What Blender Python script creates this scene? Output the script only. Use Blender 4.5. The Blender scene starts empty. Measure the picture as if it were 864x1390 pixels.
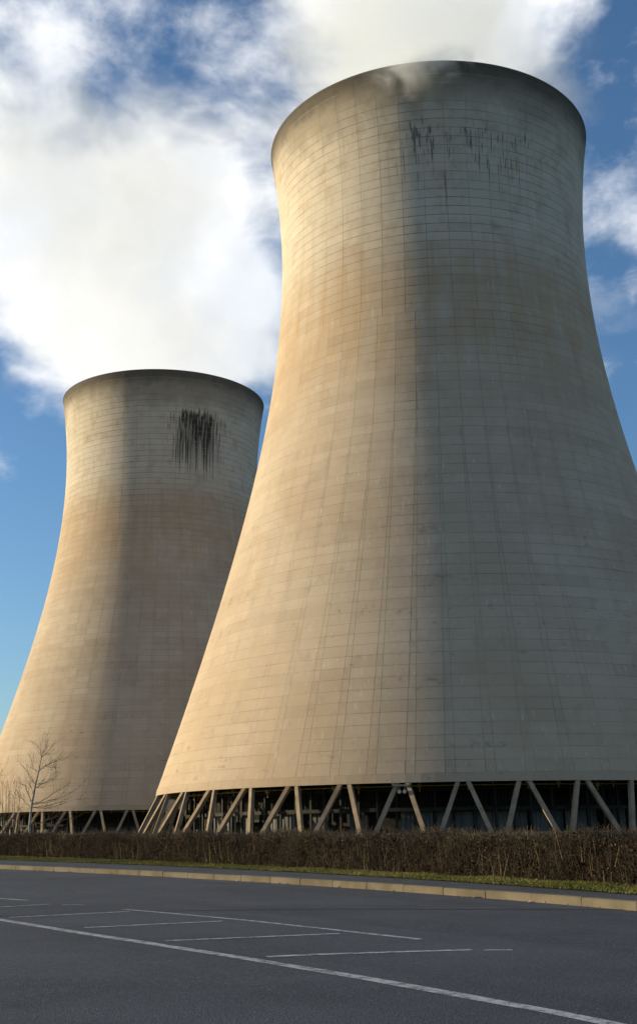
import bpy, math, random
import numpy as np
from mathutils import Vector, Matrix

rnd = random.Random(7)
rng = np.random.default_rng(7)
PI = math.pi
scene = bpy.context.scene
col = scene.collection

# ------------------------------------------------------------------ camera
CH = 1.2                                   # lens height above the road (m)
PITCH, ROLL, FPX = 0.29126, -0.01398, 1610.63
cd = bpy.data.cameras.new('camera')
cd.sensor_fit = 'VERTICAL'; cd.sensor_height = 36.0
cd.lens = FPX / 1390.0 * 36.0
cd.shift_y = -45.0 / 1390.0
cd.clip_start = 0.1; cd.clip_end = 20000
cam = bpy.data.objects.new('camera', cd); col.objects.link(cam)
cam.matrix_world = (Matrix.Translation((0, 0, CH)) @ Matrix.Rotation(PI/2 + PITCH, 4, 'X')
                    @ Matrix.Rotation(ROLL, 4, 'Z'))
scene.camera = cam

# ------------------------------------------------------------------ light
SUN_AZ = math.radians(169.5)               # direction towards the sun, from +X
SUN_EL = math.radians(9.0)
sun_dir = Vector((math.cos(SUN_AZ)*math.cos(SUN_EL), math.sin(SUN_AZ)*math.cos(SUN_EL), math.sin(SUN_EL)))
sl = bpy.data.lights.new('sun', 'SUN'); sl.energy = 3.7; sl.angle = math.radians(0.55)
sl.color = (1.0, 0.84, 0.54)
so = bpy.data.objects.new('sun', sl); col.objects.link(so)
so.rotation_euler = sun_dir.to_track_quat('Z', 'Y').to_euler()
so.location = (-60, 20, 60)

def pix_dir(x, y):
    """world direction of a photograph pixel (864 x 1390)"""
    x -= 432.0; y -= 650.0
    c, s = math.cos(ROLL), math.sin(ROLL)
    x, y = c*x + s*y, -s*x + c*y
    c, s = math.cos(PITCH), math.sin(PITCH)
    v = Vector((x, FPX*c + y*s, FPX*s - y*c))
    return v.normalized()

def pix_at(x, y, depth):
    d = pix_dir(x, y)
    return Vector((0, 0, CH)) + d * (depth / d.y)

def lk(nt, a, b): nt.links.new(a, b)
def nd(nt, t, **kw):
    n = nt.nodes.new(t)
    for k, v in kw.items(): setattr(n, k, v)
    return n
def math_n(nt, op, a, b=None, clamp=False):
    n = nd(nt, 'ShaderNodeMath', operation=op, use_clamp=clamp)
    for i, v in enumerate((a, b)):
        if v is None: continue
        if isinstance(v, (int, float)): n.inputs[i].default_value = v
        else: lk(nt, v, n.inputs[i])
    return n.outputs[0]
def smooth(nt, v, lo, hi, out0=0.0, out1=1.0):
    n = nd(nt, 'ShaderNodeMapRange', interpolation_type='SMOOTHSTEP')
    lk(nt, v, n.inputs[0])
    for i, q in zip((1, 2, 3, 4), (lo, hi, out0, out1)): n.inputs[i].default_value = q
    return n.outputs[0]
def mixc(nt, fac, a, b, blend='MIX'):
    n = nd(nt, 'ShaderNodeMix', data_type='RGBA', blend_type=blend)
    if isinstance(fac, (int, float)): n.inputs[0].default_value = fac
    else: lk(nt, fac, n.inputs[0])
    for i, v in ((6, a), (7, b)):
        if isinstance(v, (tuple, list)): n.inputs[i].default_value = (*v, 1) if len(v) == 3 else v
        else: lk(nt, v, n.inputs[i])
    return n.outputs[2]
def noise(nt, vec, scale, detail=4, rough=0.55, dist=0.0, out=0):
    n = nd(nt, 'ShaderNodeTexNoise')
    n.inputs['Scale'].default_value = scale; n.inputs['Detail'].default_value = detail
    n.inputs['Roughness'].default_value = rough; n.inputs['Distortion'].default_value = dist
    if vec is not None: lk(nt, vec, n.inputs['Vector'])
    return n.outputs[out]
def vmul(nt, v, s, off=None):
    n = nd(nt, 'ShaderNodeVectorMath', operation='MULTIPLY_ADD')
    lk(nt, v, n.inputs[0]); n.inputs[1].default_value = s; n.inputs[2].default_value = off or (0, 0, 0)
    return n.outputs[0]

# ------------------------------------------------------------------ sky
world = bpy.data.worlds.new('World'); scene.world = world; world.use_nodes = True
nt = world.node_tree; nt.nodes.clear()
wo = nd(nt, 'ShaderNodeOutputWorld'); bg = nd(nt, 'ShaderNodeBackground')
bg.inputs['Strength'].default_value = 0.105
sky = nd(nt, 'ShaderNodeTexSky', sky_type='NISHITA')
sky.sun_disc = False; sky.sun_elevation = SUN_EL
sky.sun_rotation = PI/2 - SUN_AZ
sky.altitude = 0.0; sky.air_density = 1.0; sky.dust_density = 0.7; sky.ozone_density = 3.8
tc = nd(nt, 'ShaderNodeTexCoord')
D = tc.outputs['Generated']
def lobe(px, py, half_deg_in, half_deg_out):
    v = pix_dir(px, py)
    n = nd(nt, 'ShaderNodeVectorMath', operation='DOT_PRODUCT')
    lk(nt, D, n.inputs[0]); n.inputs[1].default_value = v
    return smooth(nt, n.outputs['Value'], math.cos(math.radians(half_deg_out)), math.cos(math.radians(half_deg_in)))
n1 = noise(nt, vmul(nt, D, (1, 1, 1.25), (3.1, 0.7, 5.3)), 5.0, 8, 0.55, 0.35)
n2 = noise(nt, vmul(nt, D, (1, 1, 1.5), (1.3, 4.7, 0.2)), 16.0, 7, 0.62, 0.2)
dens = math_n(nt, 'ADD', math_n(nt, 'MULTIPLY', n1, 0.72), math_n(nt, 'MULTIPLY', n2, 0.28))
bank = math_n(nt, 'MULTIPLY', lobe(170, 400, 3, 8), 0.26)
bank = math_n(nt, 'ADD', bank, math_n(nt, 'MULTIPLY', lobe(60, 130, 4, 13), 0.09))
bank = math_n(nt, 'ADD', bank, math_n(nt, 'MULTIPLY', lobe(600, -60, 4, 9), 0.20))
sep = nd(nt, 'ShaderNodeSeparateXYZ'); lk(nt, D, sep.inputs[0])
low = smooth(nt, sep.outputs['Z'], 0.05, 0.33, -0.13, 0.0)
dens = math_n(nt, 'ADD', math_n(nt, 'ADD', dens, bank), low)
dens = math_n(nt, 'ADD', dens, math_n(nt, 'MULTIPLY', lobe(335, 440, 1.0, 4.0), 0.14))
cover = smooth(nt, dens, 0.48, 0.70)
veil = math_n(nt, 'MULTIPLY', smooth(nt, math_n(nt, 'ADD', n2, math_n(nt, 'MULTIPLY', n1, 0.5)), 0.70, 0.98), 0.38)      # thin high cloud
cover = math_n(nt, 'MAXIMUM', cover, math_n(nt, 'MULTIPLY', veil, smooth(nt, sep.outputs['Z'], 0.34, 0.50)))
shade = noise(nt, vmul(nt, D, (1, 1, 1), (8.1, 2.2, 0.9)), 7.0, 6, 0.55)
cl = mixc(nt, smooth(nt, shade, 0.35, 0.66), (4.5, 4.75, 5.15), (5.75, 5.75, 5.75))
lk(nt, mixc(nt, cover, sky.outputs[0], cl), bg.inputs['Color'])
lk(nt, bg.outputs[0], wo.inputs[0])

# ------------------------------------------------------------------ render settings
scene.view_settings.view_transform = 'Standard'; scene.view_settings.look = 'None'
scene.view_settings.exposure = 0.95; scene.view_settings.gamma = 1.0
scene.view_settings.use_curve_mapping = False
scene.render.engine = 'CYCLES'
cy = scene.cycles
cy.use_denoising = True
cy.max_bounces = 14; cy.diffuse_bounces = 4; cy.glossy_bounces = 2; cy.volume_bounces = 12
cy.transparent_max_bounces = 8
cy.volume_step_rate = 2.0; cy.volume_max_steps = 96
cy.use_adaptive_sampling = True; cy.adaptive_threshold = 0.02

# ------------------------------------------------------------------ helpers
def tag(o, label=None, cat=None, group=None, kind=None):
    if label: o['label'] = label
    if cat: o['category'] = cat
    if group: o['group'] = group
    if kind: o['kind'] = kind
    return o
def empty(name, loc=(0, 0, 0), rz=0.0):
    o = bpy.data.objects.new(name, None); col.objects.link(o)
    o.location = loc; o.rotation_euler = (0, 0, rz); o.empty_display_size = 1
    return o
def link_mesh(name, me, m=None, parent=None):
    o = bpy.data.objects.new(name, me); col.objects.link(o)
    if m and not me.materials: me.materials.append(m)
    if parent: o.parent = parent
    return o
def mesh(name, V, F, m=None, parent=None, smooth_=False, tint=None, nrm=None):
    me = bpy.data.meshes.new(name)
    V = np.asarray(V, dtype=np.float32).reshape(-1, 3)
    if isinstance(F, np.ndarray):
        k = F.shape[1]; n = len(F)
        me.vertices.add(len(V)); me.vertices.foreach_set('co', V.ravel())
        me.loops.add(n*k); me.loops.foreach_set('vertex_index', F.astype(np.int32).ravel())
        me.polygons.add(n); me.polygons.foreach_set('loop_start', np.arange(0, n*k, k, dtype=np.int32))
        me.update(calc_edges=True)
    else:
        me.from_pydata(V.tolist(), [], F); me.update()
    if smooth_: me.polygons.foreach_set('use_smooth', [True]*len(me.polygons))
    if tint is not None:
        a = me.attributes.new('tint', 'FLOAT', 'FACE'); a.data.foreach_set('value', np.asarray(tint, dtype=np.float32))
    if nrm is not None:
        me.polygons.foreach_set('use_smooth', [True]*len(me.polygons))
        me.normals_split_custom_set_from_vertices(nrm)
    return link_mesh(name, me, m, parent)

BOXF = [(0, 3, 2, 1), (4, 5, 6, 7), (0, 1, 5, 4), (1, 2, 6, 5), (2, 3, 7, 6), (3, 0, 4, 7)]
def box_vf(x0, x1, y0, y1, z0, z1):
    return [(x0, y0, z0), (x1, y0, z0), (x1, y1, z0), (x0, y1, z0), (x0, y0, z1), (x1, y0, z1), (x1, y1, z1), (x0, y1, z1)], BOXF
class MB:
    def __init__(s): s.v = []; s.f = []
    def add(s, v, f):
        n = len(s.v); s.v += [tuple(q) for q in v]; s.f += [tuple(i+n for i in t) for t in f]; return s
    def bar(s, a, b, w, d, up=(0, 0, 1), w2=None, d2=None):
        a, b = Vector(a), Vector(b); t = (b-a).normalized(); u = Vector(up)
        if abs(t.dot(u)) > 0.99: u = Vector((1, 0, 0))
        x = t.cross(u).normalized(); y = x.cross(t).normalized()
        v = []
        for p, ww, dd in ((a, w, d), (b, w2 or w, d2 or d)):
            v += [p - x*ww/2 - y*dd/2, p + x*ww/2 - y*dd/2, p + x*ww/2 + y*dd/2, p - x*ww/2 + y*dd/2]
        return s.add(v, BOXF)
    def tube(s, pts, radii, n=5):
        pts = [Vector(p) for p in pts]; base = len(s.v)
        for i, p in enumerate(pts):
            t = (pts[min(i+1, len(pts)-1)] - pts[max(i-1, 0)]).normalized()
            u = Vector((0.3, 1, 0.1)); x = t.cross(u).normalized(); y = t.cross(x)
            for k in range(n):
                a = 2*PI*k/n; s.v.append(tuple(p + (x*math.cos(a) + y*math.sin(a))*radii[i]))
        for i in range(len(pts)-1):
            for k in range(n):
                a = base+i*n+k; b = base+i*n+(k+1) % n
                s.f.append((a, b, b+n, a+n))
        s.f.append(tuple(base+(len(pts)-1)*n+k for k in range(n)))
        return s
    def build(s, name, m, parent=None, smooth_=False): return mesh(name, s.v, s.f, m, parent, smooth_)

# ------------------------------------------------------------------ materials
def material(name):
    m = bpy.data.materials.new(name); m.use_nodes = True
    b = m.node_tree.nodes['Principled BSDF']; b.inputs['Roughness'].default_value = 0.9
    b.inputs['Specular IOR Level'].default_value = 0.2
    return m, m.node_tree, b
def bump(nt, b, h, strength, dist):
    n = nd(nt, 'ShaderNodeBump'); n.inputs['Strength'].default_value = strength; n.inputs['Distance'].default_value = dist
    lk(nt, h, n.inputs['Height']); lk(nt, n.outputs[0], b.inputs['Normal'])
def simple(name, c1, c2, scale=3.0, rough=0.9, spec=0.2, bs=0.0, bd=0.01, detail=5, stretch=(1, 1, 1)):
    m, nt, b = material(name)
    t = nd(nt, 'ShaderNodeTexCoord'); g = nd(nt, 'ShaderNodeNewGeometry')
    v = vmul(nt, g.outputs['Position'], stretch)
    n = noise(nt, v, scale, detail)
    lk(nt, mixc(nt, smooth(nt, n, 0.3, 0.7), c1, c2), b.inputs['Base Color'])
    b.inputs['Roughness'].default_value = rough; b.inputs['Specular IOR Level'].default_value = spec
    if bs: bump(nt, b, noise(nt, v, scale*6, 4), bs, bd)
    return m

def asphalt(name, base, speck=1.0, warm=0.0):
    m, nt, b = material(name)
    g = nd(nt, 'ShaderNodeNewGeometry'); P = g.outputs['Position']
    big = noise(nt, P, 0.22, 5, 0.6)
    mid = noise(nt, vmul(nt, P, (1, 1, 1), (5, 2, 0)), 1.7, 5, 0.6)
    fine = noise(nt, P, 24.0, 4, 0.8)
    vor = nd(nt, 'ShaderNodeTexVoronoi'); vor.inputs['Scale'].default_value = 70.0; lk(nt, P, vor.inputs['Vector'])
    dark = tuple(q*0.72 for q in base); lite = tuple(q*1.32 for q in base)
    c = mixc(nt, smooth(nt, big, 0.32, 0.68), dark, lite)
    rot = nd(nt, 'ShaderNodeVectorRotate', rotation_type='Z_AXIS'); lk(nt, P, rot.inputs['Vector']); rot.inputs['Angle'].default_value = math.radians(58)
    trk = noise(nt, vmul(nt, rot.outputs[0], (0.05, 0.9, 1)), 0.8, 4, 0.6)           # tyre-worn bands along the road
    c = mixc(nt, math_n(nt, 'MULTIPLY', smooth(nt, trk, 0.48, 0.68), 0.55), c, tuple(q*0.55 for q in base))
    oil = noise(nt, vmul(nt, P, (1, 1, 1), (2.7, 8.1, 0)), 0.9, 3, 0.5)
    c = mixc(nt, math_n(nt, 'MULTIPLY', smooth(nt, oil, 0.66, 0.74), 0.5), c, tuple(q*0.5 for q in base))
    c = mixc(nt, math_n(nt, 'MULTIPLY', smooth(nt, mid, 0.45, 0.72), 0.45), c, (base[0]*1.35+warm, base[1]*1.28+warm*0.8, base[2]*1.15))
    c = mixc(nt, math_n(nt, 'MULTIPLY', smooth(nt, fine, 0.50, 0.70), 0.6*speck), c, tuple(q*3.0 for q in base))
    c = mixc(nt, math_n(nt, 'MULTIPLY', smooth(nt, fine, 0.46, 0.30), 0.6*speck), c, tuple(q*0.35 for q in base))
    lk(nt, c, b.inputs['Base Color'])
    b.inputs['Roughness'].default_value = 0.88; b.inputs['Specular IOR Level'].default_value = 0.25
    bump(nt, b, vor.outputs['Distance'], 0.5, 0.008)
    return m
M_ROAD = asphalt('asphalt', (0.044, 0.048, 0.058))
M_PATH = asphalt('footpath_asphalt', (0.045, 0.047, 0.053), 0.6)
M_SEAM = asphalt('tar', (0.020, 0.021, 0.024), 0.4)

def paint():
    m, nt, b = material('road_paint')
    g = nd(nt, 'ShaderNodeNewGeometry'); P = g.outputs['Position']
    w = noise(nt, P, 9.0, 6, 0.7); f = noise(nt, P, 60.0, 3, 0.7)
    a = math_n(nt, 'ADD', math_n(nt, 'MULTIPLY', w, 0.6), math_n(nt, 'MULTIPLY', f, 0.4))
    c = mixc(nt, smooth(nt, a, 0.39, 0.57), (0.065, 0.067, 0.073), (0.43, 0.43, 0.43))
    lk(nt, c, b.inputs['Base Color']); b.inputs['Roughness'].default_value = 0.8
    return m
M_PAINT = paint()
M_KERB = simple('kerb_concrete', (0.082, 0.066, 0.044), (0.135, 0.112, 0.078), 1.3, 0.9, 0.2, 0.4, 0.006)
M_SOIL = simple('soil', (0.045, 0.040, 0.022), (0.075, 0.080, 0.030), 3.0, 1.0, 0.1, 0.6, 0.02)
M_FIELD = simple('rough_grass', (0.045, 0.055, 0.018), (0.085, 0.085, 0.035), 0.5, 1.0, 0.1, 0.6, 0.03)

def tinted(name, stops, rough=0.85, trans=0.0):
    m, nt, b = material(name)
    a = nd(nt, 'ShaderNodeAttribute', attribute_name='tint')
    r = nd(nt, 'ShaderNodeValToRGB'); e = r.color_ramp.elements
    e[0].position = stops[0][0]; e[0].color = (*stops[0][1], 1)
    e[1].position = stops[-1][0]; e[1].color = (*stops[-1][1], 1)
    for p, c in stops[1:-1]:
        q = e.new(p); q.color = (*c, 1)
    lk(nt, a.outputs['Fac'], r.inputs[0]); lk(nt, r.outputs[0], b.inputs['Base Color'])
    b.inputs['Roughness'].default_value = rough
    return m
M_TWIG = tinted('hedge_twig', [(0, (0.019, 0.014, 0.010)), (0.45, (0.040, 0.029, 0.020)), (0.8, (0.088, 0.064, 0.036)), (1, (0.21, 0.15, 0.07))])
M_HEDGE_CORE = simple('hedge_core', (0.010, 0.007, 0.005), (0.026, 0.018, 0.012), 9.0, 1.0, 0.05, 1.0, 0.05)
M_GRASS = tinted('grass_blade', [(0, (0.06, 0.064, 0.014)), (0.6, (0.15, 0.148, 0.032)), (0.9, (0.24, 0.20, 0.065)), (1, (0.34, 0.26, 0.13))])
M_LEAF = tinted('dead_leaf', [(0, (0.12, 0.065, 0.025)), (0.6, (0.30, 0.17, 0.06)), (1, (0.45, 0.32, 0.15))])
M_BARK = simple('bark', (0.22, 0.19, 0.15), (0.42, 0.37, 0.30), 6.0, 0.9, 0.1, 0.4, 0.01)
M_TWIGBARK = simple('branch_bark', (0.07, 0.05, 0.034), (0.13, 0.095, 0.065), 6.0, 0.9, 0.1)

def concrete(name, ref, streak_dirs, rim_z, seed):
    """cast concrete of a cooling tower, in the tower's own coordinates"""
    m, nt, b = material(name)
    t = nd(nt, 'ShaderNodeTexCoord', object=ref); P = t.outputs['Object']
    P = vmul(nt, P, (1, 1, 1))
    Q = vmul(nt, P, (1, 1, 1), (seed*13.7, seed*5.1, seed*3.3))
    sp = nd(nt, 'ShaderNodeSeparateXYZ'); lk(nt, P, sp.inputs[0])
    X, Y, Z = sp.outputs
    tint = nd(nt, 'ShaderNodeAttribute', attribute_name='tint').outputs['Fac']
    blot = noise(nt, Q, 0.06, 6, 0.62)
    mid = noise(nt, Q, 0.35, 6, 0.62)
    vert = noise(nt, vmul(nt, Q, (1, 1, 0.045)), 0.55, 6, 0.65)          # vertical runs
    thin = noise(nt, vmul(nt, Q, (1, 1, 0.03)), 2.6, 4, 0.6)
    hor = noise(nt, vmul(nt, Q, (0.05, 0.05, 1)), 0.5, 4, 0.6)            # pour-to-pour tone
    c = mixc(nt, smooth(nt, blot, 0.35, 0.66), (0.388, 0.306, 0.226), (0.442, 0.365, 0.284))
    c = mixc(nt, math_n(nt, 'MULTIPLY', smooth(nt, hor, 0.40, 0.65), 0.22), c, (0.345, 0.27, 0.195))
    # ochre run-off: a belt below the pale band and again towards the foot
    belt = math_n(nt, 'MULTIPLY', smooth(nt, Z, 56, 70), smooth(nt, Z, 90, 78))
    foot = smooth(nt, Z, 34, 8)
    och = math_n(nt, 'ADD', math_n(nt, 'MULTIPLY', belt, smooth(nt, vert, 0.36, 0.62)), math_n(nt, 'MULTIPLY', foot, 0.5))
    c = mixc(nt, math_n(nt, 'MULTIPLY', och, 0.55, True), c, (0.40, 0.275, 0.16))
    # pale lime-washed band
    pale = math_n(nt, 'MULTIPLY', smooth(nt, Z, 76, 90), smooth(nt, mid, 0.25, 0.55))
    c = mixc(nt, math_n(nt, 'MULTIPLY', pale, 0.55), c, (0.56, 0.52, 0.44))
    # mottled grime
    c = mixc(nt, math_n(nt, 'MULTIPLY', smooth(nt, mid, 0.56, 0.74), 0.24), c, (0.20, 0.175, 0.145))
    c = mixc(nt, math_n(nt, 'MULTIPLY', smooth(nt, vert, 0.55, 0.78), 0.30), c, (0.22, 0.19, 0.155))
    c = mixc(nt, math_n(nt, 'MULTIPLY', smooth(nt, thin, 0.62, 0.78), 0.35), c, (0.18, 0.155, 0.13))
    lime = noise(nt, vmul(nt, Q, (1, 1, 0.02), (4, 9, 2)), 1.9, 4, 0.6)
    c = mixc(nt, math_n(nt, 'MULTIPLY', smooth(nt, lime, 0.60, 0.74), 0.30), c, (0.60, 0.56, 0.47))
    spot = noise(nt, vmul(nt, Q, (1, 1, 1.6), (1, 6, 2)), 0.55, 5, 0.65)
    lowz = math_n(nt, 'MULTIPLY', smooth(nt, Z, 52, 40), smooth(nt, hor, 0.50, 0.60))
    c = mixc(nt, math_n(nt, 'MULTIPLY', math_n(nt, 'MULTIPLY', smooth(nt, spot, 0.58, 0.70), lowz), 0.55), c, (0.15, 0.125, 0.10))
    # darker collar under the rim, ragged lower edge
    edge = math_n(nt, 'ADD', Z, math_n(nt, 'MULTIPLY', math_n(nt, 'SUBTRACT', blot, 0.5), 26.0))
    edge = math_n(nt, 'ADD', edge, math_n(nt, 'MULTIPLY', math_n(nt, 'SUBTRACT', thin, 0.5), 3.0))
    rim = smooth(nt, edge, rim_z-3.0, rim_z+4.5)
    c = mixc(nt, math_n(nt, 'MULTIPLY', rim, 0.58), c, (0.17, 0.145, 0.11))
    lip = smooth(nt, math_n(nt, 'ADD', Z, math_n(nt, 'MULTIPLY', math_n(nt, 'SUBTRACT', mid, 0.5), 4.0)), 108.5, 112.5)
    c = mixc(nt, math_n(nt, 'MULTIPLY', lip, 0.75), c, (0.055, 0.048, 0.042))
    # black algae runs on one flank
    for (ang, half, zc, zh, thr, sc, amt) in streak_dirs:
        rr = math_n(nt, 'SQRT', math_n(nt, 'ADD', math_n(nt, 'MULTIPLY', X, X), math_n(nt, 'MULTIPLY', Y, Y)))
        dt = math_n(nt, 'ADD', math_n(nt, 'MULTIPLY', X, math.cos(ang)), math_n(nt, 'MULTIPLY', Y, math.sin(ang)))
        ca = math_n(nt, 'DIVIDE', dt, rr)
        win = smooth(nt, ca, math.cos(half), math.cos(half*0.55))
        st = noise(nt, vmul(nt, Q, (1, 1, 0.006), (0, 0, 3)), sc, 3, 0.6)
        ln = noise(nt, vmul(nt, Q, (1, 1, 0.0), (7, 1, 0)), sc*0.8, 3, 0.6)
        zz = math_n(nt, 'SUBTRACT', Z, zc)
        top = smooth(nt, math_n(nt, 'ADD', zz, math_n(nt, 'MULTIPLY', math_n(nt, 'SUBTRACT', ln, 0.5), 8.0)), zh*0.75, zh*0.55)
        bot = smooth(nt, math_n(nt, 'ADD', zz, math_n(nt, 'MULTIPLY', math_n(nt, 'SUBTRACT', ln, 0.5), 30.0)), -zh*1.9, -zh*0.1)
        k = math_n(nt, 'MULTIPLY', math_n(nt, 'MULTIPLY', win, top), bot)
        s2 = smooth(nt, math_n(nt, 'ADD', st, math_n(nt, 'MULTIPLY', k, 0.16)), thr, thr+0.07)
        c = mixc(nt, math_n(nt, 'MULTIPLY', math_n(nt, 'MULTIPLY', s2, k), amt, True), c, (0.016, 0.015, 0.016))
    # each cast panel its own tone
    tv = nd(nt, 'ShaderNodeMapRange'); lk(nt, tint, tv.inputs[0])
    for i, q in zip((1, 2, 3, 4), (0, 1, 0.90, 1.06)): tv.inputs[i].default_value = q
    cc = nd(nt, 'ShaderNodeCombineColor')
    for i in range(3): lk(nt, tv.outputs[0], cc.inputs[i])
    c = mixc(nt, 1.0, c, cc.outputs[0], 'MULTIPLY')
    lk(nt, c, b.inputs['Base Color'])
    b.inputs['Roughness'].default_value = 0.95; b.inputs['Specular IOR Level'].default_value = 0.08
    b.inputs['Diffuse Roughness'].default_value = 0.0
    bump(nt, b, mid, 0.25, 0.15)
    return m
M_JOINT = simple('dirty_joint', (0.13, 0.105, 0.08), (0.36, 0.29, 0.21), 0.12, 1.0, 0.05)
M_COLUMN = simple('column_concrete', (0.20, 0.15, 0.10), (0.29, 0.22, 0.15), 0.9, 0.9, 0.1, 0.2, 0.02)
M_INSIDE = simple('inside_concrete', (0.10, 0.095, 0.085), (0.18, 0.17, 0.15), 0.6, 0.95, 0.1)
M_PACK = simple('packing_sheet', (0.08, 0.08, 0.076), (0.16, 0.16, 0.15), 0.9, 0.7, 0.2, 0.3, 0.03, 4, (1, 1, 0.15))
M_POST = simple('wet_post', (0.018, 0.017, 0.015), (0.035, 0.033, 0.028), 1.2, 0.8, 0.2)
M_PIPE = simple('pipe_ochre', (0.28, 0.22, 0.07), (0.40, 0.32, 0.12), 2.0, 0.6, 0.3)
M_STEEL = simple('galvanised_steel', (0.12, 0.115, 0.105), (0.18, 0.17, 0.155), 6.0, 0.5, 0.4)
M_GLASS = simple('lamp_glass', (0.20, 0.20, 0.19), (0.28, 0.28, 0.26), 6.0, 0.2, 0.5)

# ------------------------------------------------------------------ terrain
GX, GY, G = -0.6, 0.8, 0.006
def ground_z(x, y): return G * min(max(GX*x + GY*y, -60.0), 110.0)

V, F = [], []
for sv in (-6000, -60, 110, 9000):
    for tv in (-8000, 8000):
        x = GX*sv + GY*tv; y = GY*sv - GX*tv
        V.append((x, y, ground_z(x, y) - 0.03))
for i in range(3): F.append((2*i, 2*i+1, 2*i+3, 2*i+2))
tag(mesh('ground', V, F, M_FIELD), kind='structure')

def curve(pts, deg):
    P = np.array(pts); k = np.polyfit(P[:, 1], P[:, 0], deg); dk = np.polyder(k)
    lo, hi = P[:, 1].min(), P[:, 1].max()
    def f(y):
        yc = min(max(y, lo), hi)
        return float(np.polyval(k, yc) + np.polyval(dk, yc)*(y-yc))
    return f
kerb_x = curve([(-10.83, 41.73), (-6.96, 36.95), (-3.85, 32.76), (-1.36, 29.11), (0.61, 25.94), (2.18, 23.19), (3.41, 20.81), (4.54, 18.35)], 3)
grass_x = curve([(-12.69, 48.8), (-5.45, 39.71), (-0.15, 30.76), (2.91, 24.75), (5.05, 20.32)], 2)
hedge_x = curve([(-14.61, 56.18), (-5.92, 43.14), (-0.17, 34.42), (3.26, 27.6), (5.61, 22.53)], 2)

YS = [-60 + i*2.0 for i in range(111)]
def strip(name, fa, fb, dza, dzb, m, ys=YS, parent=None):
    V, F = [], []
    for y in ys:
        for f, dz in ((fa, dza), (fb, dzb)):
            x = f(y); V.append((x, y, ground_z(x, y)+dz))
    for i in range(len(ys)-1): F.append((2*i, 2*i+1, 2*i+3, 2*i+2))
    return mesh(name, V, F, m, parent)
KH = 0.135
road = tag(strip('road', lambda y: kerb_x(y)-22.0, lambda y: kerb_x(y)+0.05, 0, 0, M_ROAD), kind='structure')
foot = tag(strip('footpath', lambda y: kerb_x(y)+0.06, lambda y: grass_x(y)+0.15, KH-0.012, KH-0.012, M_PATH), kind='structure')
verge = tag(strip('verge', grass_x, lambda y: hedge_x(y)+9.0, KH+0.004, KH+0.03, M_SOIL), kind='structure')
tag(strip('near_footpath', lambda y: kerb_x(y)-24.5, lambda y: kerb_x(y)-22.1, KH, KH, M_PATH), kind='structure')

# kerb stones, 1.34 m long, laid along the bend
kerb = tag(empty('kerb'), kind='structure')
L = 1.34
n_v = []
prof = [(0.0, -0.05), (0.0, KH-0.03), (0.02, KH-0.006), (0.04, KH), (0.16, KH), (0.16, -0.05)]
for xx in (0.008, L-0.010):
    n_v += [(xx, p, q) for p, q in prof]
kf = [(i, (i+1) % 6, (i+1) % 6+6, i+6) for i in range(6)] + [tuple(range(5, -1, -1)), tuple(range(6, 12))]
km = bpy.data.meshes.new('kerb_stone'); km.from_pydata(n_v, [], [tuple(reversed(q)) for q in kf]); km.update(); km.materials.append(M_KERB)
y = 70.0; pos = []
ycur = 21.98                                     # one joint sits here in the photograph
def step(y, d):
    h = 0.01*d
    s = math.hypot(kerb_x(y+h)-kerb_x(y), h)
    return y + h*(L/s)
ys_j = [ycur]
q = ycur
for _ in range(36): q = step(q, 1); ys_j.insert(0, q)
q = ycur
for _ in range(24): q = step(q, -1); ys_j.append(q)
for a, b_ in zip(ys_j[:-1], ys_j[1:]):
    o = bpy.data.objects.new('kerb_stone', km); col.objects.link(o); o.parent = kerb
    x0, x1 = kerb_x(a), kerb_x(b_)
    ang = math.atan2(b_-a, x1-x0)
    o.location = (x0, a, ground_z(x0, a) + rnd.uniform(-0.006, 0.004))
    sl_ = (ground_z(x1, b_)-ground_z(x0, a))/L
    o.rotation_euler = (0, -math.atan(sl_), ang + rnd.uniform(-0.004, 0.004))

# painted lines on the road: hatched strip between two boundary lines
def line(pts, w, name='painted_line', m=None, dz=0.004):
    V, F = [], []
    P = []
    for (x0, y0), (x1, y1) in zip(pts[:-1], pts[1:]):
        k = max(2, int(math.hypot(x1-x0, y1-y0)/0.4))
        P += [(x0+(x1-x0)*i/k, y0+(y1-y0)*i/k) for i in range(k)]
    P.append(pts[-1])
    for i, (x, y) in enumerate(P):
        a = P[max(i-1, 0)]; b_ = P[min(i+1, len(P)-1)]
        tx, ty = b_[0]-a[0], b_[1]-a[1]; l = math.hypot(tx, ty); nx, ny = -ty/l, tx/l
        w2 = w/2*(1 + rnd.uniform(-0.06, 0.06))
        for s in (-1, 1):
            V.append((x+nx*w2*s, y+ny*w2*s, ground_z(x, y)+dz))
    for i in range(len(P)-1): F.append((2*i, 2*i+2, 2*i+3, 2*i+1))
    return mesh(name, V, F, m or M_PAINT, road)
line([(-6.9, 24.4), (-6.05, 23.46), (-5.35, 22.7)], 0.11)
line([(-6.6, 20.3), (-5.37, 20.82), (-4.69, 21.5)], 0.12)
line([(-4.42, 21.26), (-4.06, 21.2)], 0.08)
line([(-4.57, 18.34), (-3.0, 19.38)], 0.13)
line([(-3.17, 19.92), (-2.45, 19.05), (-1.12, 17.37), (0.0, 15.73), (1.07, 14.14)], 0.10)
line([(-3.09, 16.29), (-2.16, 16.80), (-1.39, 17.2)], 0.13)
line([(-5.6, 19.4), (-4.61, 17.91), (-3.11, 15.67), (-1.76, 13.75), (-0.83, 12.4), (0.35, 10.6), (1.5, 8.7), (2.6, 6.6)], 0.15)
line([(-1.79, 14.28), (-0.94, 14.6), (0.17, 15.01)], 0.13)
line([(-0.57, 12.44), (0.0, 12.63), (1.49, 12.93)], 0.13)
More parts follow.
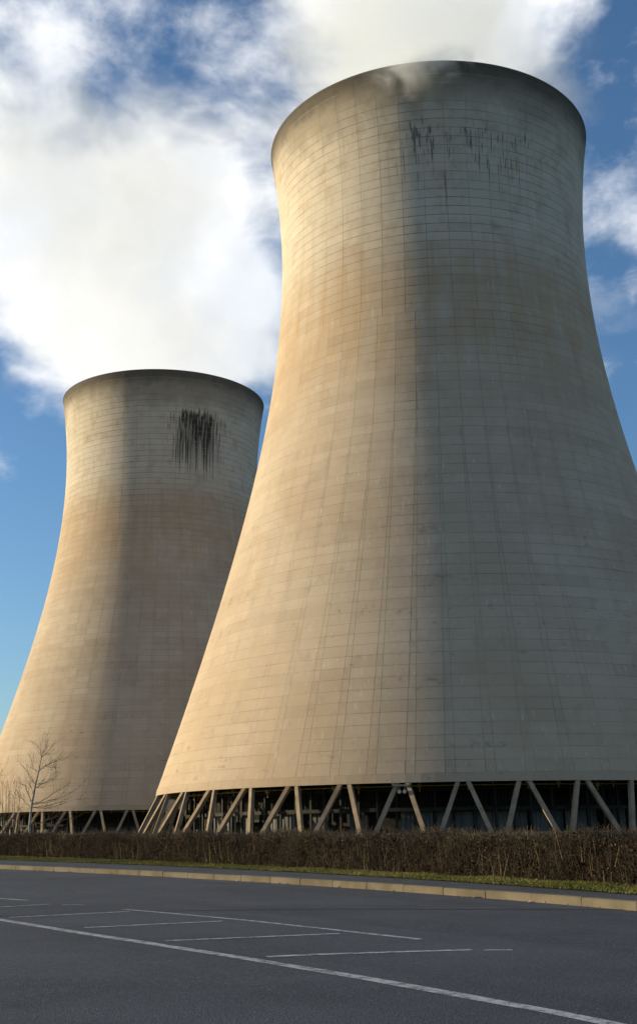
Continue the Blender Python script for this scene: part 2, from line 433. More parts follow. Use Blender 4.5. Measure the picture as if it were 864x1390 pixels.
line([(1.6, 12.88), (1.89, 12.85)], 0.10)
line([(-2.9, 19.4), (0.0, 19.52), (4.61, 18.64)], 0.10, 'tar_seam', M_SEAM, 0.003)
line([(-6.2, 17.1), (-4.9, 18.52), (-3.4, 19.08)], 0.09, 'tar_seam', M_SEAM, 0.003)

# ------------------------------------------------------------------ cooling towers
H = 114.0; Z0 = 7.19
def rad(z):
    b = 59.77 if z < 92.44 else 55.18
    return 25.26*math.sqrt(1 + ((z-92.44)/b)**2)
camv = Vector((0, 0, CH))
cam_inv = cam.matrix_world.inverted()
ROWS = 73; RH = (H-0.55-Z0)/ROWS
def n_at(z): return 60 if z < 72 else 48

def tower(loc, phase, mat, label, seed):
    r_ = random.Random(seed)
    t = mat[0]
    m = mat[1]
    t.location = loc
    tag(t, label, 'cooling tower', 'hyperbolic cooling towers')
    base = loc[2]
    # smooth structural shell behind the cast panels
    NS = 160; zs = [Z0 + (H-Z0)*i/60 for i in range(61)]
    V, F = [], []
    for z in zs:
        for k in range(NS):
            a = 2*PI*k/NS; r = rad(z)-0.03
            V.append((r*math.cos(a), r*math.sin(a), z-base))
    nO = len(V)
    for z in zs:
        for k in range(NS):
            a = 2*PI*k/NS; r = rad(z)-0.65
            V.append((r*math.cos(a), r*math.sin(a), z-base))
    for i in range(60):
        for k in range(NS):
            a = i*NS+k; b_ = i*NS+(k+1) % NS
            F.append((a, b_, b_+NS, a+NS)); F.append((nO+a, nO+a+NS, nO+b_+NS, nO+b_))
    for k in range(NS):
        a, b_ = k, (k+1) % NS
        F.append((a, nO+a, nO+b_, b_)); a += 60*NS; b_ += 60*NS; F.append((a, b_, nO+b_, nO+a))
    mesh('shell', V, F, M_JOINT, t, True)
    # rim lip and lower ring beam
    for nm, zlo, zhi, out in (('rim', H-0.55, H, 0.02), ('lintel', Z0-0.45, Z0+0.55, 0.06)):
        V, F = [], []
        for k in range(NS):
            a = 2*PI*k/NS
            for z, d in ((zlo, out), (zhi, out), (zhi, -0.9), (zlo, -0.9)):
                r = rad(max(z, Z0))+d; V.append((r*math.cos(a), r*math.sin(a), z-base))
        for k in range(NS):
            a, b_ = 4*k, 4*((k+1) % NS)
            for j in range(4): F.append((a+j, b_+j, b_+(j+1) % 4, a+(j+1) % 4))
        mesh(nm, V, F, m, t)
    # cast panels: own edges, joints recessed
    panels = []
    for i in range(ROWS):
        za, zb = Z0+0.55 + (H-0.55-Z0-0.55)*i/ROWS, Z0+0.55 + (H-0.55-Z0-0.55)*(i+1)/ROWS
        n = n_at(za); fill = 0.26*max(0.0, (70.0-za)/63.0) if n == 60 and za < 54 else 0.0     # make-up strips widen towards the foot
        row_t = r_.uniform(-0.16, 0.16)
        for k in range(n):
            a0, a1, a2 = 2*PI*k/n, 2*PI*(k+1-fill)/n, 2*PI*(k+1)/n
            tn_ = min(1, max(0, r_.gauss(0.5+row_t, 0.13)))
            panels.append((za, zb, a0, a1, tn_, r_.uniform(-0.008, 0.008)))
            if fill > 0.03: panels.append((za, zb, a1, a2, min(1, max(0, tn_ + r_.gauss(-0.1, 0.12))), r_.uniform(-0.010, 0.004)))
    def panel_vf(pn):
        za, zb, a0, a1, tt, dp = pn
        hi = min(1.0, max(0.0, (za-60)/30))
        gz = 0.017 + 0.022*hi
        za += gz; zb -= gz
        v = []; nr = []
        am = (a0+a1)/2; slp = (rad(zb)-rad(za))/(zb-za)
        K = 2
        for ins, z in ((0.03, za), (0.0, za+0.015), (0.0, zb-0.015), (0.03, zb)):
            ga = (0.030+0.006*hi)/rad(z)
            r = rad(z)-ins + (dp if ins == 0 else 0)
            for j in range(K+1):
                a = a0+ga + (a1-a0-2*ga)*j/K
                v.append((r*math.cos(a), r*math.sin(a), z-base))
                b_ = a*0.85 + am*0.15
                nr.append(Vector((math.cos(b_), math.sin(b_), -slp)).normalized())
        # side returns
        f = []
        for row in range(3):
            for j in range(K):
                p = row*(K+1)+j; f.append((p, p+1, p+K+2, p+K+1))
        nb = len(v)
        for z in (za+0.02, zb-0.02):
            for a in (a0+0.010/rad(z), a1-0.010/rad(z)):
                r = rad(z)-0.05; v.append((r*math.cos(a), r*math.sin(a), z-base)); nr.append(Vector((math.cos(a), math.sin(a), -slp)).normalized())
        f.append((nb, K+1, 2*(K+1), nb+2)); f.append((2*K+1, nb+1, nb+3, 3*K+2))
        return v, f, nr
    cx, cyy = loc[0], loc[1]
    score = []
    for idx, pn in enumerate(panels):
        za, zb, a0, a1 = pn[:4]; am = (a0+a1)/2; zm = (za+zb)/2; r = rad(zm)
        p = Vector((cx+r*math.cos(am), cyy+r*math.sin(am), zm))
        d = camv-p; dist = d.length
        sl_ = (rad(zb)-rad(za))/(zb-za)
        nn = Vector((math.cos(am), math.sin(am), -sl_)).normalized()
        c = nn.dot(d)/dist
        q = cam_inv @ p
        u = q.x/-q.z*FPX; w = q.y/-q.z*FPX
        ok = c > 0.05 and -425 < u < 425 and -645 < w < 645
        if cx < 0 and ok:                               # partly hidden by the nearer tower
            ok = u < -90
        score.append((-(r*(a1-a0)*(zb-za))*c/dist**2 if ok else 0.0, idx))
    score.sort()
    big = set(i for s, i in score[:300])
    AV, AF, AT, AN = [], [], [], []
    for idx, pn in enumerate(panels):
        v, f, nr = panel_vf(pn)
        if idx in big:
            mesh('panel', v, f, m, t, False, [pn[4]]*len(f), nr)
        else:
            n = len(AV); AV += v; AN += nr; AF += [tuple(q+n for q in g) for g in f]; AT += [pn[4]]*len(f)
    tag(mesh('panel_field', AV, AF, m, t, False, AT, AN), kind='stuff')
    # raking columns in pairs
    rg = rad(0.0)+0.3
    def pt(a, r, z): return (r*math.cos(a), r*math.sin(a), z-base)
    zf = ground_z(loc[0], loc[1])
    for k in range(40):
        am = phase + k*2*PI/40
        for s in (-1, 1):
            a_top = am + s*0.52/44.0; a_bot = am + s*3.05/46.0
            mb = MB(); up = (math.cos(am), math.sin(am), 0)
            mb.bar(pt(a_bot, rg, zf-0.3), pt(a_top, rad(Z0)-0.35, Z0-0.3), 0.50, 0.50, up)
            mb.build('column', M_COLUMN, t)
    # basin wall
    V, F = [], []
    for k in range(NS):
        a = 2*PI*k/NS
        for r, z in ((48.2, zf-0.2), (48.2, zf+0.55), (47.8, zf+0.55), (47.8, zf-0.2)): V.append(pt(a, r, z))
    for k in range(NS):
        a, b_ = 4*k, 4*((k+1) % NS)
        for j in range(4): F.append((a+j, b_+j, b_+(j+1) % 4, a+(j+1) % 4))
    mesh('basin_wall', V, F, M_COLUMN, t)
    # packing behind the columns
    pk = empty('packing'); pk.parent = t
    NP = 110
    sheet = box_vf(-0.04, 0.04, -0.98, 0.98, zf, zf+3.0)
    corr = MB()
    for j in range(8):
        y0 = -1.04 + j*0.26
        corr.add(*box_vf(-0.05 + (j % 2)*0.08, 0.02 + (j % 2)*0.08, y0, y0+0.262, 0.0, 2.95))
    sm = corr.build('sheet', M_PACK, pk); sm_me = sm.data
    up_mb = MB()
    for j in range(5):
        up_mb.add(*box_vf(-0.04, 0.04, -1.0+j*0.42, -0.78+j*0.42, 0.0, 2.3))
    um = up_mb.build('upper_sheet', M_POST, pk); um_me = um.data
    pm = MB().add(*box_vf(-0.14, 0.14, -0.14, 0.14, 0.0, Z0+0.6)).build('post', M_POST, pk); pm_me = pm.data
    for k in range(NP):
        a = 2*PI*k/NP
        for first, me, nm, rr, zz, skip in ((sm, sm_me, 'sheet', 38.2, zf, 0.12), (um, um_me, 'upper_sheet', 37.4, zf+3.3, 0.25), (pm, pm_me, 'post', 39.6, zf-0.1, 0.0)):
            if k and r_.random() < skip: continue
            o = first if k == 0 else bpy.data.objects.new(nm, me)
            if k: col.objects.link(o); o.parent = pk
            r2 = rr + r_.uniform(-0.5, 0.5); aa = a + (0.5*2*PI/NP if nm == 'post' else 0) + r_.uniform(-0.006, 0.006)
            o.location = pt(aa, r2, zz + r_.uniform(-0.1, 0.1)); o.rotation_euler = (0, 0, aa + r_.uniform(-0.1, 0.1))
    def ring(nm, r, z, w, h, mt):
        V, F = [], []
        for k in range(NS):
            a = 2*PI*k/NS
            for rr, zz in ((r+w, z), (r+w, z+h), (r, z+h), (r, z)): V.append(pt(a, rr, zz))
        for k in range(NS):
            a, b_ = 4*k, 4*((k+1) % NS)
            for j in range(4): F.append((a+j, b_+j, b_+(j+1) % 4, a+(j+1) % 4))
        mesh(nm, V, F, mt, pk)
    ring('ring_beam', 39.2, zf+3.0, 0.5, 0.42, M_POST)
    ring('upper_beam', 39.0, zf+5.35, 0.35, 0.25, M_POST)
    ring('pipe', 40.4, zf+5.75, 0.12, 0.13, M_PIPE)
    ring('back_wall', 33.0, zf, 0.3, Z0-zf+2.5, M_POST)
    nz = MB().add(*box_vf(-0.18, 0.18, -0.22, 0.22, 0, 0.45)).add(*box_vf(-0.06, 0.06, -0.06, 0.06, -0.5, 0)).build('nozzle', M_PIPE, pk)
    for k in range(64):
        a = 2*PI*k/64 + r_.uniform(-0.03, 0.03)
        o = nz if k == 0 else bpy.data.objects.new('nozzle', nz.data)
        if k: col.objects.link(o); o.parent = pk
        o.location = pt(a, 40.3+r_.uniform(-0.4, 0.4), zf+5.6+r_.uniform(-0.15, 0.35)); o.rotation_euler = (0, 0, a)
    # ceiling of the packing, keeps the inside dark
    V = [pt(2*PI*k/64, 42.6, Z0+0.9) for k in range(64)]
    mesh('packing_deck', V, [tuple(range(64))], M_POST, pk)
    return t

T1 = (19.656, 182.169); T2 = (-41.791, 305.082)
e1 = empty('cooling_tower'); e2 = empty('cooling_tower')
R = math.radians
m1 = concrete('tower_concrete_near', e1, [(R(-74), R(17), 98.5, 6.5, 0.73, 4.2, 0.65), (R(-80), R(40), 99, 7.0, 0.735, 2.6, 0.68)], 106.5, 1)
m2 = concrete('tower_concrete_far', e2, [(R(-63), R(13), 98.5, 6.0, 0.44, 1.1, 0.5), (R(-63), R(15), 97.5, 9.0, 0.585, 2.0, 0.85), (R(-62), R(25), 96, 10.0, 0.69, 3.0, 0.7)], 105.5, 2)
PH1 = -PI/2 - 0.24398; PH2 = -PI/2 + 0.02
tower((T1[0], T1[1], ground_z(*T1)), PH1, (e1, m1), 'huge nearer cooling tower with thin black streaks below its rim', 11)
tower((T2[0], T2[1], ground_z(*T2)), PH2, (e2, m2), 'farther cooling tower with a dense black stain under its rim, behind the bare tree', 12)

# floodlight bracket on one pair of columns of the near tower
def floodlight():
    a = PH1
    r = rad(Z0)+0.55
    rt = Vector((-math.sin(a), math.cos(a), 0)); out = Vector((math.cos(a), math.sin(a), 0))
    c = Vector((T1[0], T1[1], 0)) + out*r
    o = empty('floodlight_bracket', (c.x, c.y, Z0-1.0)); o.rotation_euler = (0, 0, a)
    tag(o, 'small steel bracket with two round floodlights clamped between column heads', 'floodlight')
    mb = MB(); mb.bar((0, -0.95, 0.25), (0, 0.95, 0.25), 0.16, 0.16); mb.build('crossbar', M_STEEL, o)
    mb = MB(); mb.bar((-0.5, -0.95, 0.4), (0.05, -0.95, 0.4), 0.3, 0.3); mb.build('clamp', M_STEEL, o)
    mb = MB(); mb.bar((-0.5, 0.95, 0.4), (0.05, 0.95, 0.4), 0.3, 0.3); mb.build('clamp', M_STEEL, o)
    for y in (-0.22, 0.38):
        mb = MB(); mb.tube([(-0.2, y, -0.42), (0.16, y, -0.46), (0.2, y, -0.46)], [0.12, 0.24, 0.24], 12)
        h = mb.build('lamp_head', M_STEEL, o)
        mb = MB(); mb.tube([(0.2, y, -0.46), (0.22, y, -0.46)], [0.2, 0.2], 12); mb.build('lens', M_GLASS, h)
        mb = MB(); mb.bar((0, y, 0.2), (0, y, -0.3), 0.06, 0.06); mb.build('hanger', M_STEEL, o)
floodlight()

# ------------------------------------------------------------------ hedge
def twigs(P, Dv, Ln, w0, w1):
    """tapered three-sided twigs as arrays"""
    n = len(P)
    Dv = Dv/np.linalg.norm(Dv, axis=1, keepdims=True)
    a = np.cross(Dv, np.tile([0.31, 0.87, 0.38], (n, 1))); a /= np.linalg.norm(a, axis=1, keepdims=True)
    b_ = np.cross(Dv, a)
    V = np.zeros((n, 6, 3))
    for e, (w, q) in enumerate(((w0, P), (w1, P + Dv*Ln[:, None]))):
        for k in range(3):
            an = 2*PI*k/3
            V[:, e*3+k] = q + (a*math.cos(an) + b_*math.sin(an))*np.reshape(w, (-1, 1))
    base = (np.arange(n)*6)[:, None]
    F = np.concatenate([base + np.array([[k, (k+1) % 3, 3+(k+1) % 3, 3+k]]) for k in range(3)], 0)
    return V.reshape(-1, 3), F
hedge = empty('hedge', (hedge_x(34), 34, ground_z(hedge_x(34), 34)))
tag(hedge, 'long trimmed brown leafless hedge along the grass verge', 'hedge')
ho = np.array(hedge.location)
y_lo, y_hi = 9.0, 86.0
def hedge_frame(y):
    x = hedge_x(y); h = 0.05; tx, ty = hedge_x(y+h)-x, h; l = math.hypot(tx, ty)
    return x, (ty/l, -tx/l)                 # normal pointing away from the road (to +x)
tab_y = np.linspace(y_lo, y_hi, 800)
tab_x = np.array([hedge_x(q) for q in tab_y]); tab_n = np.array([hedge_frame(q)[1] for q in tab_y])
tab_s = np.concatenate([[0], np.cumsum(np.hypot(np.diff(tab_x), np.diff(tab_y)))])
tab_z = np.array([ground_z(a, b_) for a, b_ in zip(tab_x, tab_y)]) + KH
def hedge_pts(s, dep, z):
    y = np.interp(s, tab_s, tab_y); x = np.interp(s, tab_s, tab_x)
    nx = np.interp(s, tab_s, tab_n[:, 0]); ny = np.interp(s, tab_s, tab_n[:, 1]); zz = np.interp(s, tab_s, tab_z)
    return np.stack([x+nx*dep, y+ny*dep, zz+z], 1)
def top_h(s): return 0.93 + 0.035*np.sin(s*0.9) + 0.03*np.sin(s*2.3+1) + 0.02*np.sin(s*5.7+2)
Ltot = tab_s[-1]
N = 95000
s = rng.uniform(0, Ltot, N)
near = rng.uniform(0, 1, N)
dep = np.where(near < 0.72, np.abs(rng.normal(0.06, 0.10, N)), rng.uniform(0.0, 1.0, N))
zz = rng.uniform(0.0, 1.0, N)**0.85 * top_h(s)*0.97
topm = rng.uniform(0, 1, N) < 0.22
zz = np.where(topm, top_h(s)*rng.uniform(0.84, 1.0, N), zz)
dep = np.where(topm, rng.uniform(0, 1.0, N), dep)
dep += 0.05*np.sin(s*1.7) + 0.06*np.sin(zz*5 + s*3.1)
P = hedge_pts(s, dep, zz) - ho
Dv = rng.normal(0, 0.55, (N, 3)); Dv[:, 2] = np.abs(rng.normal(0.55, 0.45, N)) * np.where(rng.uniform(0, 1, N) < 0.85, 1, -1)
Ln = rng.uniform(0.10, 0.30, N)*np.where(topm, 0.5, 1.0)
w = rng.uniform(0.0035, 0.0075, N)
V, F = twigs(P, Dv, Ln, w, w*0.5)
tint = np.clip(rng.beta(1.6, 3.0, N) + 0.10*np.sin(s*0.7) + np.where(topm | (zz > 0.7), 0.10 + 0.18*(rng.uniform(0, 1, N) < 0.25 + 0.2*np.sin(s*1.9)), 0), 0, 1)
tag(mesh('twigs', V, F, M_TWIG, hedge, False, np.tile(tint, 3)), kind='stuff')
# withered leaves still held in the twigs
N = 26000
s = rng.uniform(0, Ltot, N); dep = np.abs(rng.normal(0.0, 0.12, N))-0.03; zz = rng.uniform(0.02, 1.0, N)*top_h(s)
P = hedge_pts(s, dep, zz) - ho
a = rng.normal(0, 1, (N, 3)); a /= np.linalg.norm(a, axis=1, keepdims=True)
b_ = np.cross(a, rng.normal(0, 1, (N, 3))); b_ /= np.linalg.norm(b_, axis=1, keepdims=True)
sz = rng.uniform(0.010, 0.024, N)[:, None]
V = np.stack([P-a*sz*1.4, P+b_*sz*0.8, P+a*sz*1.4, P-b_*sz*0.8], 1).reshape(-1, 3)
tag(mesh('withered_leaves', V, np.arange(N*4).reshape(-1, 4), M_TWIG, hedge, False, np.clip(rng.beta(2, 2.6, N), 0, 1)), kind='stuff')
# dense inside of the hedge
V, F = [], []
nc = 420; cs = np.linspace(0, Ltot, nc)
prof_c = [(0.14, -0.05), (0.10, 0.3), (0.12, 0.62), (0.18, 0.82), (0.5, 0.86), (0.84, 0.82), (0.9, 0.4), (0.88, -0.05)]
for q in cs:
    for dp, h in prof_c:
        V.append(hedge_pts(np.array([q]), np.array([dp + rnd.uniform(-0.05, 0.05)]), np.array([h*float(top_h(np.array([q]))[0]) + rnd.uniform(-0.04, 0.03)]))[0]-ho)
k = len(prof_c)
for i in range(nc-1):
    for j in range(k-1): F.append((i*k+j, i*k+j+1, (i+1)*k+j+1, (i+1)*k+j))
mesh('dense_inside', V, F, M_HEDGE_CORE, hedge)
# woody stems at the foot
NS_ = 1500
s = rng.uniform(0, Ltot, NS_); P = hedge_pts(s, rng.uniform(-0.06, 0.16, NS_), rng.uniform(0, 0.45, NS_)*(rng.uniform(0, 1, NS_) < 0.6)) - ho
Dv = rng.normal(0, 0.18, (NS_, 3)); Dv[:, 2] = 1
w = rng.uniform(0.005, 0.011, NS_)
V, F = twigs(P, Dv, rng.uniform(0.3, 0.75, NS_), w, w*0.5)
tag(mesh('stems', V, F, M_TWIG, hedge, False, np.tile(np.clip(rng.beta(2.2, 1.6, NS_) + 0.15*np.sin(s*0.8), 0, 1), 3)), kind='stuff')

# ------------------------------------------------------------------ grass on the verge
N = 120000
y = rng.uniform(8, 62, N)
gx = np.array([grass_x(q) for q in tab_y]); hx = tab_x
xa = np.interp(y, tab_y, gx); xb = np.interp(y, tab_y, hx)
f = rng.uniform(-0.03, 1.12, N)
x = xa + (xb-xa)*f + 0.05*np.sin(y*3.0)
z = np.clip(GX*x + GY*y, -60, 110)*G + KH + 0.005
ln = rng.uniform(0.02, 0.055, N)*(1 + 0.5*np.sin(x*3.1+y*1.3)*np.sin(y*2.2))
th = rng.uniform(0, 2*PI, N); lean = rng.uniform(0.2, 0.9, N)
P = np.stack([x, y, z], 1); wv = np.stack([np.cos(th), np.sin(th), 0*th], 1)*0.006
tip = P + np.stack([-np.sin(th)*lean*ln, np.cos(th)*lean*ln, ln], 1)
V = np.stack([P-wv, P+wv, tip], 1).reshape(-1, 3)
tn = np.clip(rng.beta(2, 2.4, N) + 0.25*np.sin(x*1.1)*np.sin(y*0.9), 0, 1)
tag(mesh('grass', V, np.arange(N*3).reshape(-1, 3), M_GRASS, None, False, tn), 'short winter grass on the strip below the hedge', 'grass', None, 'stuff')

# fallen leaves at the grass edge and in the gutter
N = 700
y = rng.uniform(14, 56, N); w_ = rng.uniform(0, 1, N)
x = np.where(w_ < 0.7, np.interp(y, tab_y, gx) + rng.normal(0.0, 0.16, N), np.array([kerb_x(q) for q in y]) - np.abs(rng.normal(0.12, 0.12, N)))
z = np.clip(GX*x + GY*y, -60, 110)*G + np.where(w_ < 0.7, KH + 0.02, 0.015)
P = np.stack([x, y, z], 1)
a = rng.normal(0, 1, (N, 3)); a[:, 2] *= 0.25; a /= np.linalg.norm(a, axis=1, keepdims=True)
b_ = np.cross(a, np.tile([0.1, 0.2, 1.0], (N, 1)))
sz = rng.uniform(0.018, 0.045, N)[:, None]
V = np.stack([P-a*sz, P+b_*sz*0.6, P+a*sz, P-b_*sz*0.6], 1).reshape(-1, 3)
tag(mesh('leaf_litter', V, np.arange(N*4).reshape(-1, 4), M_LEAF, None, False, rng.uniform(0, 1, N)), 'scattered pale dead leaves along kerb and grass edge', 'leaves', None, 'stuff')
# one crumpled scrap at the kerb foot
sx, sy = kerb_x(22.2)-0.1, 22.2
mb = MB(); g0 = []
for i in range(4):
    for j in range(3):
        g0.append((i*0.07-0.10, j*0.045-0.045, 0.006 + 0.010*math.sin(i*2.1+j*1.3)))
mb.add(g0, [(i*3+j, (i+1)*3+j, (i+1)*3+j+1, i*3+j+1) for i in range(3) for j in range(2)])
scrap = mb.build('paper_scrap', simple('scrap_paper', (0.45, 0.30, 0.13), (0.55, 0.38, 0.18), 8.0))
scrap.location = (sx, sy, ground_z(sx, sy)+0.01); scrap.rotation_euler = (0, 0, -1.0)
tag(scrap, 'crumpled tan scrap lying in the gutter against a kerb joint', 'litter')

# ------------------------------------------------------------------ bare trees behind the hedge
def crop_pt(u, v, dep): return pix_at(u/6.646, 1000+v/6.646, dep)
def grow(mb, p, d, ln, r, lvl, rr, bias):
    pts = [p]; rad_ = [r]; n = 4
    q = Vector(p); dd = Vector(d).normalized()
    for i in range(n):
        dd = (dd + Vector((rr.gauss(0, 0.13), rr.gauss(0, 0.13), rr.gauss(0.04, 0.10))) + bias*0.05).normalized()
        q = q + dd*(ln/n); pts.append(q.copy()); rad_.append(max(r*(1-0.8*(i+1)/n), 0.0028))
    mb.tube(pts, rad_, 4)
    if lvl > 0:
        for i in range(rr.randint(2, 4)):
            k = rr.randint(1, n); t = (pts[k]-pts[k-1]).normalized()
            side = Vector((rr.gauss(0, 1), rr.gauss(0, 1), rr.gauss(0.25, 0.6))).normalized()
            grow(mb, pts[k], t*0.9 + side*0.65, ln*rr.uniform(0.4, 0.7), max(rad_[k]*0.75, 0.003), lvl-1, rr, bias)
def limb(pts_uv, dep, rr, tree, r0, spread=0.5, lvl=1, twn=6, m=None):
    pts = []
    dz = 0.0; slope = rr.uniform(-spread, spread)
    for i, (u, v) in enumerate(pts_uv):
        pts.append(crop_pt(u, v, dep + slope*i/max(1, len(pts_uv)-1)) - tree.location)
    fine = [pts[0]]
    for a, b_ in zip(pts[:-1], pts[1:]):
        for k in (1/3, 2/3, 1.0):
            p = a.lerp(b_, k); fine.append(p + Vector((rr.gauss(0, 0.012), rr.gauss(0, 0.02), rr.gauss(0, 0.012))))
    n = len(fine)
    r0 *= 0.72
    mb = MB(); rs = [r0*(1-0.78*i/(n-1)) for i in range(n)]
    mb.tube(fine, rs, 5)
    for _ in range(twn):
        k = rr.randint(1, n-1); t = (fine[k]-fine[k-1]).normalized()
        side = Vector((rr.gauss(0.1, 1), rr.gauss(0, 1), rr.gauss(0.3, 0.6))).normalized()
        grow(mb, fine[k], t*1.1+side*0.6, rr.uniform(0.35, 0.8), max(rs[k]*0.6, 0.004), lvl, rr, Vector((0.3, 0, 0.5)))
    return mb.build('branch', m or M_TWIGBARK, tree)
DT = 57.0
rr = random.Random(5)
b0 = crop_pt(268, 850, DT)
tree = empty('bare_tree', (b0.x, b0.y, ground_z(b0.x, b0.y)))
tag(tree, 'young leafless tree with pale leaning trunk behind the hedge', 'tree')
tr = [(262, 960), (268, 850), (276, 720), (288, 620), (305, 530), (322, 430), (348, 325), (362, 250), (377, 185), (372, 120), (362, 70)]
tp = [crop_pt(u, v, DT)-tree.location for u, v in tr]; tp[0].z = -0.05
MB().tube(tp, [0.070, 0.064, 0.056, 0.052, 0.047, 0.042, 0.034, 0.027, 0.020, 0.011, 0.005], 8).build('trunk', M_BARK, tree, True)
limbs = [
 ([(377, 190), (425, 150), (472, 85)], .022), ([(377, 190), (392, 140), (408, 90)], .016), ([(375, 180), (345, 140), (340, 85)], .014),
 ([(352, 318), (395, 275), (440, 250), (545, 165)], .028), ([(420, 272), (470, 280), (520, 285)], .012), ([(440, 252), (480, 232), (530, 200)], .014),
 ([(345, 328), (305, 285), (288, 240), (280, 168)], .024), ([(322, 425), (285, 395), (262, 330), (215, 262)], .022),
 ([(322, 438), (360, 425), (420, 412)], .018), ([(316, 470), (380, 425), (440, 400), (495, 350)], .020), ([(318, 460), (380, 455), (470, 390)], .014),
 ([(290, 600), (360, 590), (430, 545), (520, 490), (625, 425)], .030), ([(296, 615), (400, 590), (500, 560), (600, 540)], .022),
 ([(292, 632), (400, 632), (520, 600), (690, 570)], .022), ([(300, 600), (420, 600), (560, 545), (690, 480)], .020),
 ([(282, 590), (262, 530), (240, 455), (190, 420), (165, 360)], .026), ([(295, 560), (300, 500), (270, 430), (255, 340)], .016),
 ([(280, 640), (230, 590), (200, 560), (165, 545)], .014), ([(300, 640), (420, 650), (520, 620)], .016),
 ([(276, 800), (350, 785), (440, 745), (540, 718)], .026), ([(280, 760), (380, 690), (430, 640)], .016), ([(280, 790), (420, 790), (600, 750)], .016),
 ([(280, 830), (400, 810), (560, 800), (640, 770)], .018), ([(276, 820), (230, 770), (205, 700)], .016)]
for pts, r0 in limbs:
    limb(pts, DT, rr, tree, r0, 0.9, 1, 7)
# twiggy saplings to the left of it
def sapling(u0, v_base, stems, dep, label, seed):
    rr = random.Random(seed)
    b0 = crop_pt(u0, v_base, dep)
    t = empty('bare_sapling', (b0.x, b0.y, ground_z(b0.x, b0.y)))
    tag(t, label, 'sapling', 'saplings by the bare tree')
    for (u1, v1, ub) in stems:
        p0 = crop_pt(ub, v_base, dep)-t.location; p0.z = -0.05
        p1 = crop_pt(u1, v1, dep+rr.uniform(-0.6, 0.6))-t.location
        mb = MB(); pts = [p0.lerp(p1, i/6) + Vector((rr.gauss(0, 0.03), rr.gauss(0, 0.03), 0))*(i > 0) for i in range(7)]
        rs = [0.026*(1-0.8*i/6) for i in range(7)]
        mb.tube(pts, rs, 5)
        for _ in range(12):
            k = rr.randint(2, 6); side = Vector((rr.gauss(0, 1), rr.gauss(0, 1), rr.gauss(0.8, 0.5))).normalized()
            grow(mb, pts[k], Vector((0, 0, 0.7))+side*0.7, rr.uniform(0.4, 0.9), max(rs[k]*0.6, 0.004), 1, rr, Vector((0, 0, 0.6)))
        mb.build('stem', M_TWIGBARK, t)
sapling(65, 860, [(60, 400, 66), (95, 440, 68), (20, 430, 50)], 62.0, 'tall thin bare sapling at the left picture edge', 21)
sapling(140, 860, [(135, 500, 135), (180, 480, 150), (110, 540, 130)], 60.0, 'low bare sapling just left of the pale tree trunk', 22)
sapling(-40, 860, [(-30, 380, -35), (10, 520, -20), (-90, 420, -60)], 63.0, 'bare sapling half outside the left picture edge', 23)

# ------------------------------------------------------------------ steam
def plume(name, label, loc, h, r0, r1, lean, dens, seed, fr):
    """rising steam: a leaning, widening body with a torn edge"""
    m = bpy.data.materials.new(name+'_steam'); m.use_nodes = True; nt = m.node_tree; nt.nodes.clear()
    out = nd(nt, 'ShaderNodeOutputMaterial'); pv = nd(nt, 'ShaderNodeVolumePrincipled')
    pv.inputs['Color'].default_value = (0.935, 0.967, 1, 1); pv.inputs['Anisotropy'].default_value = 0.0
    t = nd(nt, 'ShaderNodeTexCoord'); P = t.outputs['Object']
    sp = nd(nt, 'ShaderNodeSeparateXYZ'); lk(nt, P, sp.inputs[0]); X, Y, Z = sp.outputs
    w = math_n(nt, 'DIVIDE', Z, h)
    w2 = math_n(nt, 'POWER', math_n(nt, 'MAXIMUM', w, 0.0), 1.35)
    dx = math_n(nt, 'SUBTRACT', X, math_n(nt, 'MULTIPLY', w2, lean[0]))
    dy = math_n(nt, 'SUBTRACT', Y, math_n(nt, 'MULTIPLY', w2, lean[1]))
    rr_ = math_n(nt, 'SQRT', math_n(nt, 'ADD', math_n(nt, 'MULTIPLY', dx, dx), math_n(nt, 'MULTIPLY', dy, dy)))
    R_ = math_n(nt, 'ADD', math_n(nt, 'MULTIPLY', math_n(nt, 'POWER', math_n(nt, 'MAXIMUM', w, 0.0), 0.6), r1-r0), r0)
    q = math_n(nt, 'DIVIDE', rr_, R_)
    n = noise(nt, vmul(nt, P, (1, 1, 1), (seed*31.0, seed*7.0, 0)), fr, 8, 0.62, 0.5)
    n = math_n(nt, 'MULTIPLY', math_n(nt, 'SUBTRACT', n, 0.5), 3.4)
    e = math_n(nt, 'SUBTRACT', math_n(nt, 'ADD', 0.80, n), q)
    d = smooth(nt, e, -0.12, 0.35)
    d = math_n(nt, 'MULTIPLY', d, smooth(nt, w, 1.0, 0.75))
    d = math_n(nt, 'MULTIPLY', d, smooth(nt, q, 1.55, 1.15))
    d = math_n(nt, 'MULTIPLY', d, dens)
    lk(nt, d, pv.inputs['Density']); lk(nt, pv.outputs[0], out.inputs['Volume'])
    V, F = [], []; ns, nr = 24, 12
    for i in range(nr+1):
        w = i/nr; rr = (r0+(r1-r0)*w**0.6)*(1.0 if i == 0 else 1.58)
        if i == 0: rr = r0*0.97
        for k in range(ns):
            a = 2*PI*k/ns; V.append((w**1.35*lean[0]+rr*math.cos(a), w**1.35*lean[1]+rr*math.sin(a), h*w))
    for i in range(nr):
        for k in range(ns):
            a = i*ns+k; b_ = i*ns+(k+1) % ns; F.append((a, b_, b_+ns, a+ns))
    F.append(tuple(range(ns-1, -1, -1))); F.append(tuple(nr*ns+k for k in range(ns)))
    o = mesh(name, V, F, m); o.location = loc
    tag(o, label, 'steam', 'steam rising from the towers')
    return o
plume1 = plume('steam_plume', 'white steam pouring from the mouth of the nearer tower', (T1[0], T1[1], 112.0), 75, 23.0, 36, (0, 30), 0.024, 1, 0.042)
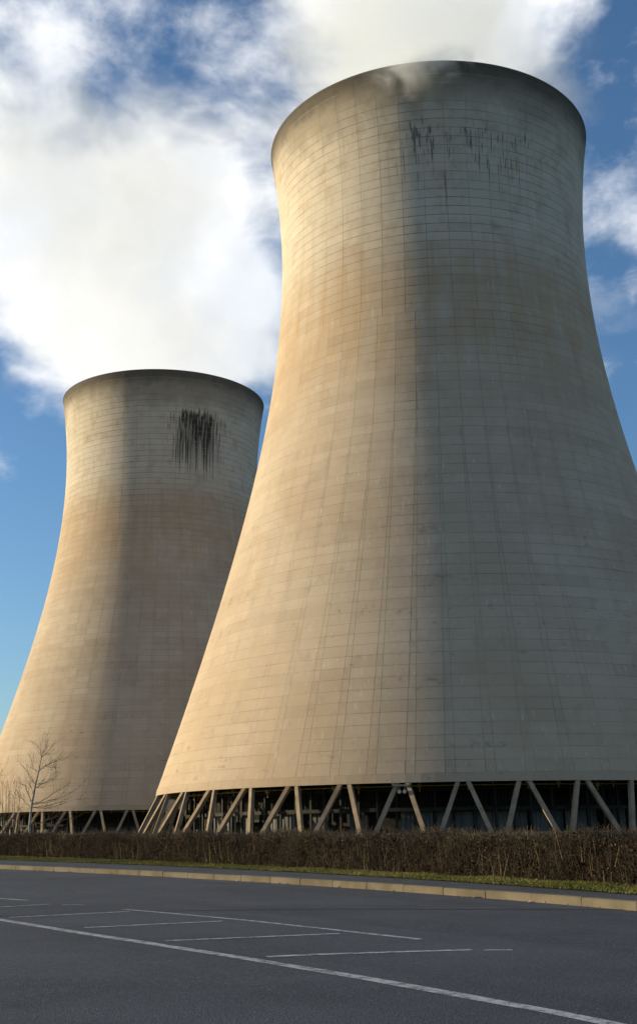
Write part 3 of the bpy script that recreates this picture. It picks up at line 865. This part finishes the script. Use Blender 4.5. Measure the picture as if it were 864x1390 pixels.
plume('steam_plume', 'large white steam cloud billowing up above the farther tower', (T2[0], T2[1], 112.0), 115, 27.0, 60, (-38, 20), 0.011, 2, 0.034)

# torn wisps curling over the front of the near rim
def wisp(px, dz, size, dens, seed):
    d = pix_dir(px, 95); a = math.atan2(-d.y, -d.x)
    # the rim point in front of that pixel column
    best = min((abs((lambda p: p.x/p.y - d.x/d.y)(Vector((T1[0]+rad(H)*math.cos(a+k*0.02), T1[1]+rad(H)*math.sin(a+k*0.02), 0)))), a+k*0.02) for k in range(-60, 61))[1]
    m = bpy.data.materials.new('wisp_steam'); m.use_nodes = True; nt = m.node_tree; nt.nodes.clear()
    out = nd(nt, 'ShaderNodeOutputMaterial'); pv = nd(nt, 'ShaderNodeVolumePrincipled')
    pv.inputs['Color'].default_value = (0.935, 0.967, 1, 1)
    t = nd(nt, 'ShaderNodeTexCoord'); P = t.outputs['Object']
    ln = nd(nt, 'ShaderNodeVectorMath', operation='LENGTH'); lk(nt, P, ln.inputs[0])
    n = noise(nt, vmul(nt, P, size, (seed, seed*2.0, 0)), 0.16, 6, 0.6, 0.6)
    e = math_n(nt, 'ADD', math_n(nt, 'SUBTRACT', 0.62, ln.outputs['Value']), math_n(nt, 'MULTIPLY', math_n(nt, 'SUBTRACT', n, 0.5), 2.2))
    lk(nt, math_n(nt, 'MULTIPLY', smooth(nt, e, 0.0, 0.7), dens), pv.inputs['Density']); lk(nt, pv.outputs[0], out.inputs['Volume'])
    V, F = [], []
    for i in range(9):
        th = PI*i/8
        for k in range(16): V.append((math.sin(th)*math.cos(2*PI*k/16)*1.001, math.sin(th)*math.sin(2*PI*k/16)*1.001, math.cos(th)))
    for i in range(8):
        for k in range(16): F.append((i*16+k, (i+1)*16+k, (i+1)*16+(k+1) % 16, i*16+(k+1) % 16))
    o = mesh('wisp', V, F, m, plume1)
    r = rad(H) + 0.2
    o.location = Vector((T1[0]+r*math.cos(best), T1[1]+r*math.sin(best), H+dz)) - plume1.location
    o.scale = size; o.rotation_euler = (0, 0, best+PI/2)
wisp(600, -0.6, (12.0, 6.0, 6.0), 0.30, 3.0)
wisp(550, -1.2, (11.0, 5.0, 6.5), 0.32, 8.0)
